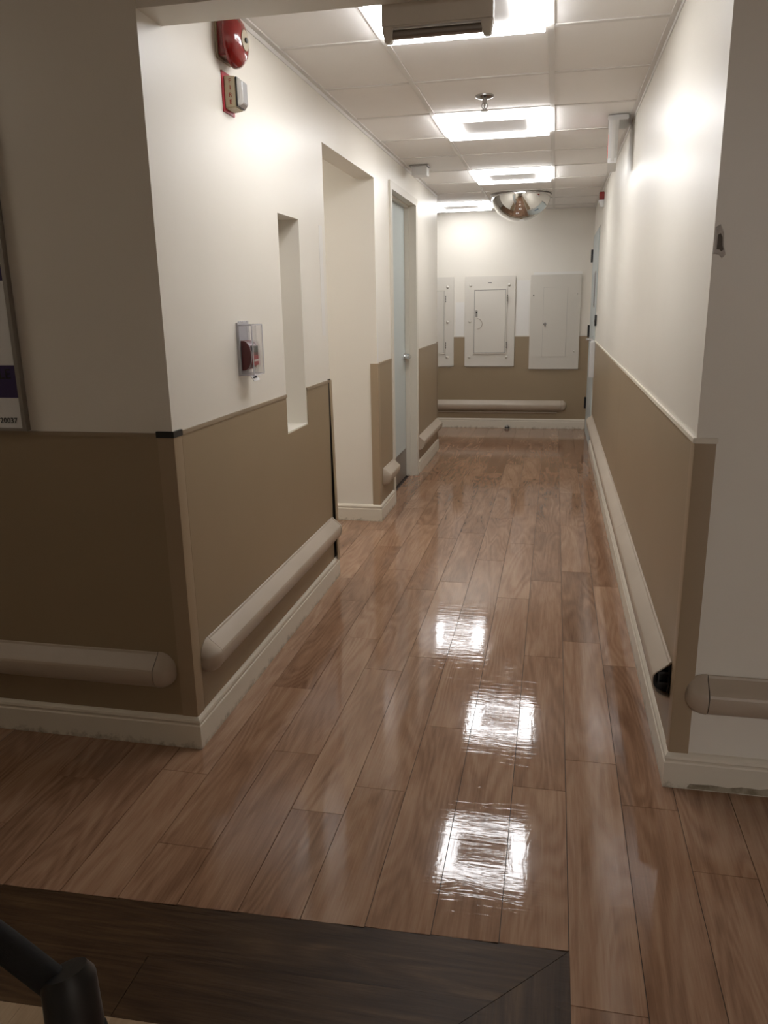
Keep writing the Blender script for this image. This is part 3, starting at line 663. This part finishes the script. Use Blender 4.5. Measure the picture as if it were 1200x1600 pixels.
# exit sign seen edge-on
t = thing('exit_sign', (.285, 4.83, 2.09), 'slim exit sign hung from the ceiling, seen edge-on near the right wall', 'exit sign')
box('canopy', (.245, 4.70, hc-.026), (.352, 4.95, hc-.001), 'white', t, .003)
bd = MB().loft([[(.254, 4.68, 2.098), (.300, 4.68, 2.098), (.300, 4.99, 2.098), (.254, 4.99, 2.098)], [(.250, 4.675, 2.314), (.304, 4.675, 2.314), (.304, 4.995, 2.314), (.250, 4.995, 2.314)]]).build('housing', 'white', t, bevel=.003)
for nx, x in ((-1, .2515),):
    text('exit_lettering', 'EXIT', .12, basis((x, 4.835, 2.20), (0, -1 if nx < 0 else 1, 0), (0, 0, 1)), 'exitred', t, .001)
box('end_rib', (.268, 4.670, 2.105), (.286, 4.676, 2.306), 'trof', t, .001)
box('lower_window', (.256, 4.672, 2.098), (.298, 4.679, 2.122), 'paper', t, .001)
t.rotation_euler.z = math.radians(-3.4)
# small ceiling box on the left
t = thing('ceiling_sensor', (-.98, 5.96, 2.27), 'small white box with a grey plate on the ceiling above the left door', 'sensor')
box('mount_plate', (-1.048, 5.90, hc-.008), (-.915, 6.03, hc-.001), 'steel', t); box('case', (-1.032, 5.905, 2.272), (-.925, 6.02, hc-.008), 'white', t, .004)
# housing behind the header
hx0, hx1, yh = -.470, -.181, 2.2475
t = thing('overhead_housing', ((hx0+hx1)/2, yh, 2.05), 'beige overhead housing with a dark bar between end lugs, behind the header', 'fixture')
MB().loft([[(hx0, yh, 2.084), (hx1, yh, 2.084), (hx1-.004, yh+.10, 2.094), (hx0+.004, yh+.10, 2.094)], [(hx0, yh, 2.27), (hx1, yh, 2.27), (hx1-.004, yh+.10, 2.27), (hx0+.004, yh+.10, 2.27)]]).build('case', 'housing', t, bevel=.004)
for a, b in ((hx0, hx0+.030), (hx1-.032, hx1)):
    MB().loft([[(a, yh+.001, 2.086), (b, yh+.001, 2.086), (b, yh+.05, 2.096), (a, yh+.05, 2.096)], [(a+.008, yh+.004, 2.048), (b-.006, yh+.004, 2.048), (b-.006, yh+.04, 2.054), (a+.008, yh+.04, 2.054)]]).build('end_lug', 'housing', t, bevel=.003)
MB().tube([(hx0+.026, yh+.022, 2.072), (hx1-.028, yh+.022, 2.072)], .0115, 16).build('bar', 'steel', t, 40)

# ================================================================== LOBBY THINGS
# framed sign on the left wall
sx1, sx0, sz0, sz1 = -1.553, -2.25, 1.036, 2.02
t = thing('wall_sign', ((sx0+sx1)/2, yLc, sz0), 'white wall sign with purple bands and silver frame on the shaded left wall', 'sign')
fr = MB(); w = .013; yf = yLc-.024
fr.box((sx0, yf, sz0), (sx1, yLc-.004, sz0+w*.6)).box((sx0, yf, sz1-w), (sx1, yLc-.004, sz1)).box((sx0, yf, sz0+w*.6), (sx0+w, yLc-.004, sz1-w)).box((sx1-w, yf, sz0+w*.6), (sx1, yLc-.004, sz1-w))
fr.build('frame', 'steel', t)
bd = box('board', (sx0+w, yLc-.014, sz0+w*.6), (sx1-w, yLc-.004, sz1-w), 'white', t)
for z0_, z1_ in ((1.135, 1.232), (1.474, 1.520)): box('purple_band', (sx0+w, yLc-.0148, z0_), (sx1-w, yLc-.014, z1_), 'purple', t)
text('lettering', 'LE', .042, basis((sx1-.035, yLc-.0155, 1.205), (1, 0, 0), (0, 0, 1)), 'black', t, align='RIGHT')
text('lettering', '20037', .024, basis((sx1-.033, yLc-.0155, 1.066), (1, 0, 0), (0, 0, 1)), 'text', t, align='RIGHT')
# torn hole in the right wall
hp = [( .002, .060), (.012, .066), (.020, .050), (.022, .020), (.027, .004), (.020, -.004), (.012, .004), (.001, .006)]
cx, cz = xR+.002, 1.492
ring = [(cx+a, cz+b) for a, b in hp]; mid = (sum(q[0] for q in ring)/8, sum(q[1] for q in ring)/8)
sc = lambda q, k: (mid[0]+(q[0]-mid[0])*k, mid[1]+(q[1]-mid[1])*k)
MB().loft([[(q[0], yRc, q[1]) for q in [sc(r, 1.15) for r in ring]], [(q[0], yRc-.004, q[1]) for q in [sc(r, 1.0) for r in ring]], [(q[0], yRc-.003, q[1]) for q in [sc(r, .62) for r in ring]]], cap=False).build('torn_plaster', 'plaster', wall_lr)
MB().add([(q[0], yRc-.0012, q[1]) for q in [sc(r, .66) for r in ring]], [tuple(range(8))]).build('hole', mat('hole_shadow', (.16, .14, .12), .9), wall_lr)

# push cart: only its handlebar corner shows at the bottom left
J = Vector((-.319, .388, .925)); K = Vector((-.72, .388, .925))
t = thing('push_cart', ((J.x+K.x)/2, .3, 0), 'black tubular push cart handle at the lower left', 'cart')
bar = [J+Vector((-.004, .0, .002)), J+Vector((-.046, .0, .033)), J+Vector((-.09, .0, .062)), J+Vector((-.14, .0, .080)), J+Vector((-.20, .0, .086)),
       K+Vector((.14, 0, .080)), K+Vector((.09, 0, .062)), K+Vector((.046, 0, .033)), K+Vector((.004, 0, .002))]
MB().tube(bar, .0108, 16).build('handlebar', 'foam', t, 60)
for P, sg in ((J, 1), (K, -1)):
    jn = MB().tube([P+Vector((.001*sg, .002, .016)), P+Vector((.003*sg, .001, .010)), P+Vector((.004*sg, 0, -.032))], [.0145, .0185, .0195], 20).build('joint', 'black', t, 40)
    MB().tube([P+Vector((.004*sg, 0, -.033)), P+Vector((.004*sg, 0, -.037))], .0185, 20).build('joint_gap', 'dark', jn)
    MB().tube([P+Vector((.005*sg, 0, -.037)), P+Vector((.006*sg, -.004, -.09)), P+Vector((.008*sg, -.01, -.14))], [.0205, .0205, .018], 20).build('collar', 'black', jn, 40)
    MB().tube([P+Vector((.011*sg, .0, -.052)), P+Vector((.024*sg, .004, -.052))], .006, 12).build('button', 'dark', jn)
    MB().tube([P+Vector((.007*sg, -.008, -.12)), Vector((P.x+.012*sg, .33, .13))], .0125, 14).build('post', 'blackmetal', t, 40)
    MB().tube([P+Vector((-.004*sg, -.01, -.10)), Vector((P.x-.05*sg, .28, .70)), Vector((P.x-.03*sg, .10, .12))], .010, 12).build('brace', 'blackmetal', t, 40)
    for wy in (.33, .10):
        MB().lathe([(.02, -.014), (.06, -.014), (.065, -.008), (.065, .008), (.06, .014), (.02, .014)], (P.x+.012*sg, wy, .0655), (1, 0, 0), 24).build('wheel', 'black', t, 40)
    MB().tube([(P.x+.012*sg, .33, .13), (P.x+.012*sg, .33, .065)], .010).build('fork', 'blackmetal', t)
    MB().tube([(P.x-.028*sg, .10, .13), (P.x+.012*sg, .10, .065)], .010).build('fork', 'blackmetal', t)
    MB().tube([(P.x+.012*sg, .33, .14), (P.x-.03*sg, .10, .13)], .010).build('side_bar', 'blackmetal', t)
MB().tube([(J.x, .22, .135), (K.x, .22, .135)], .010).build('cross_bar', 'blackmetal', t)
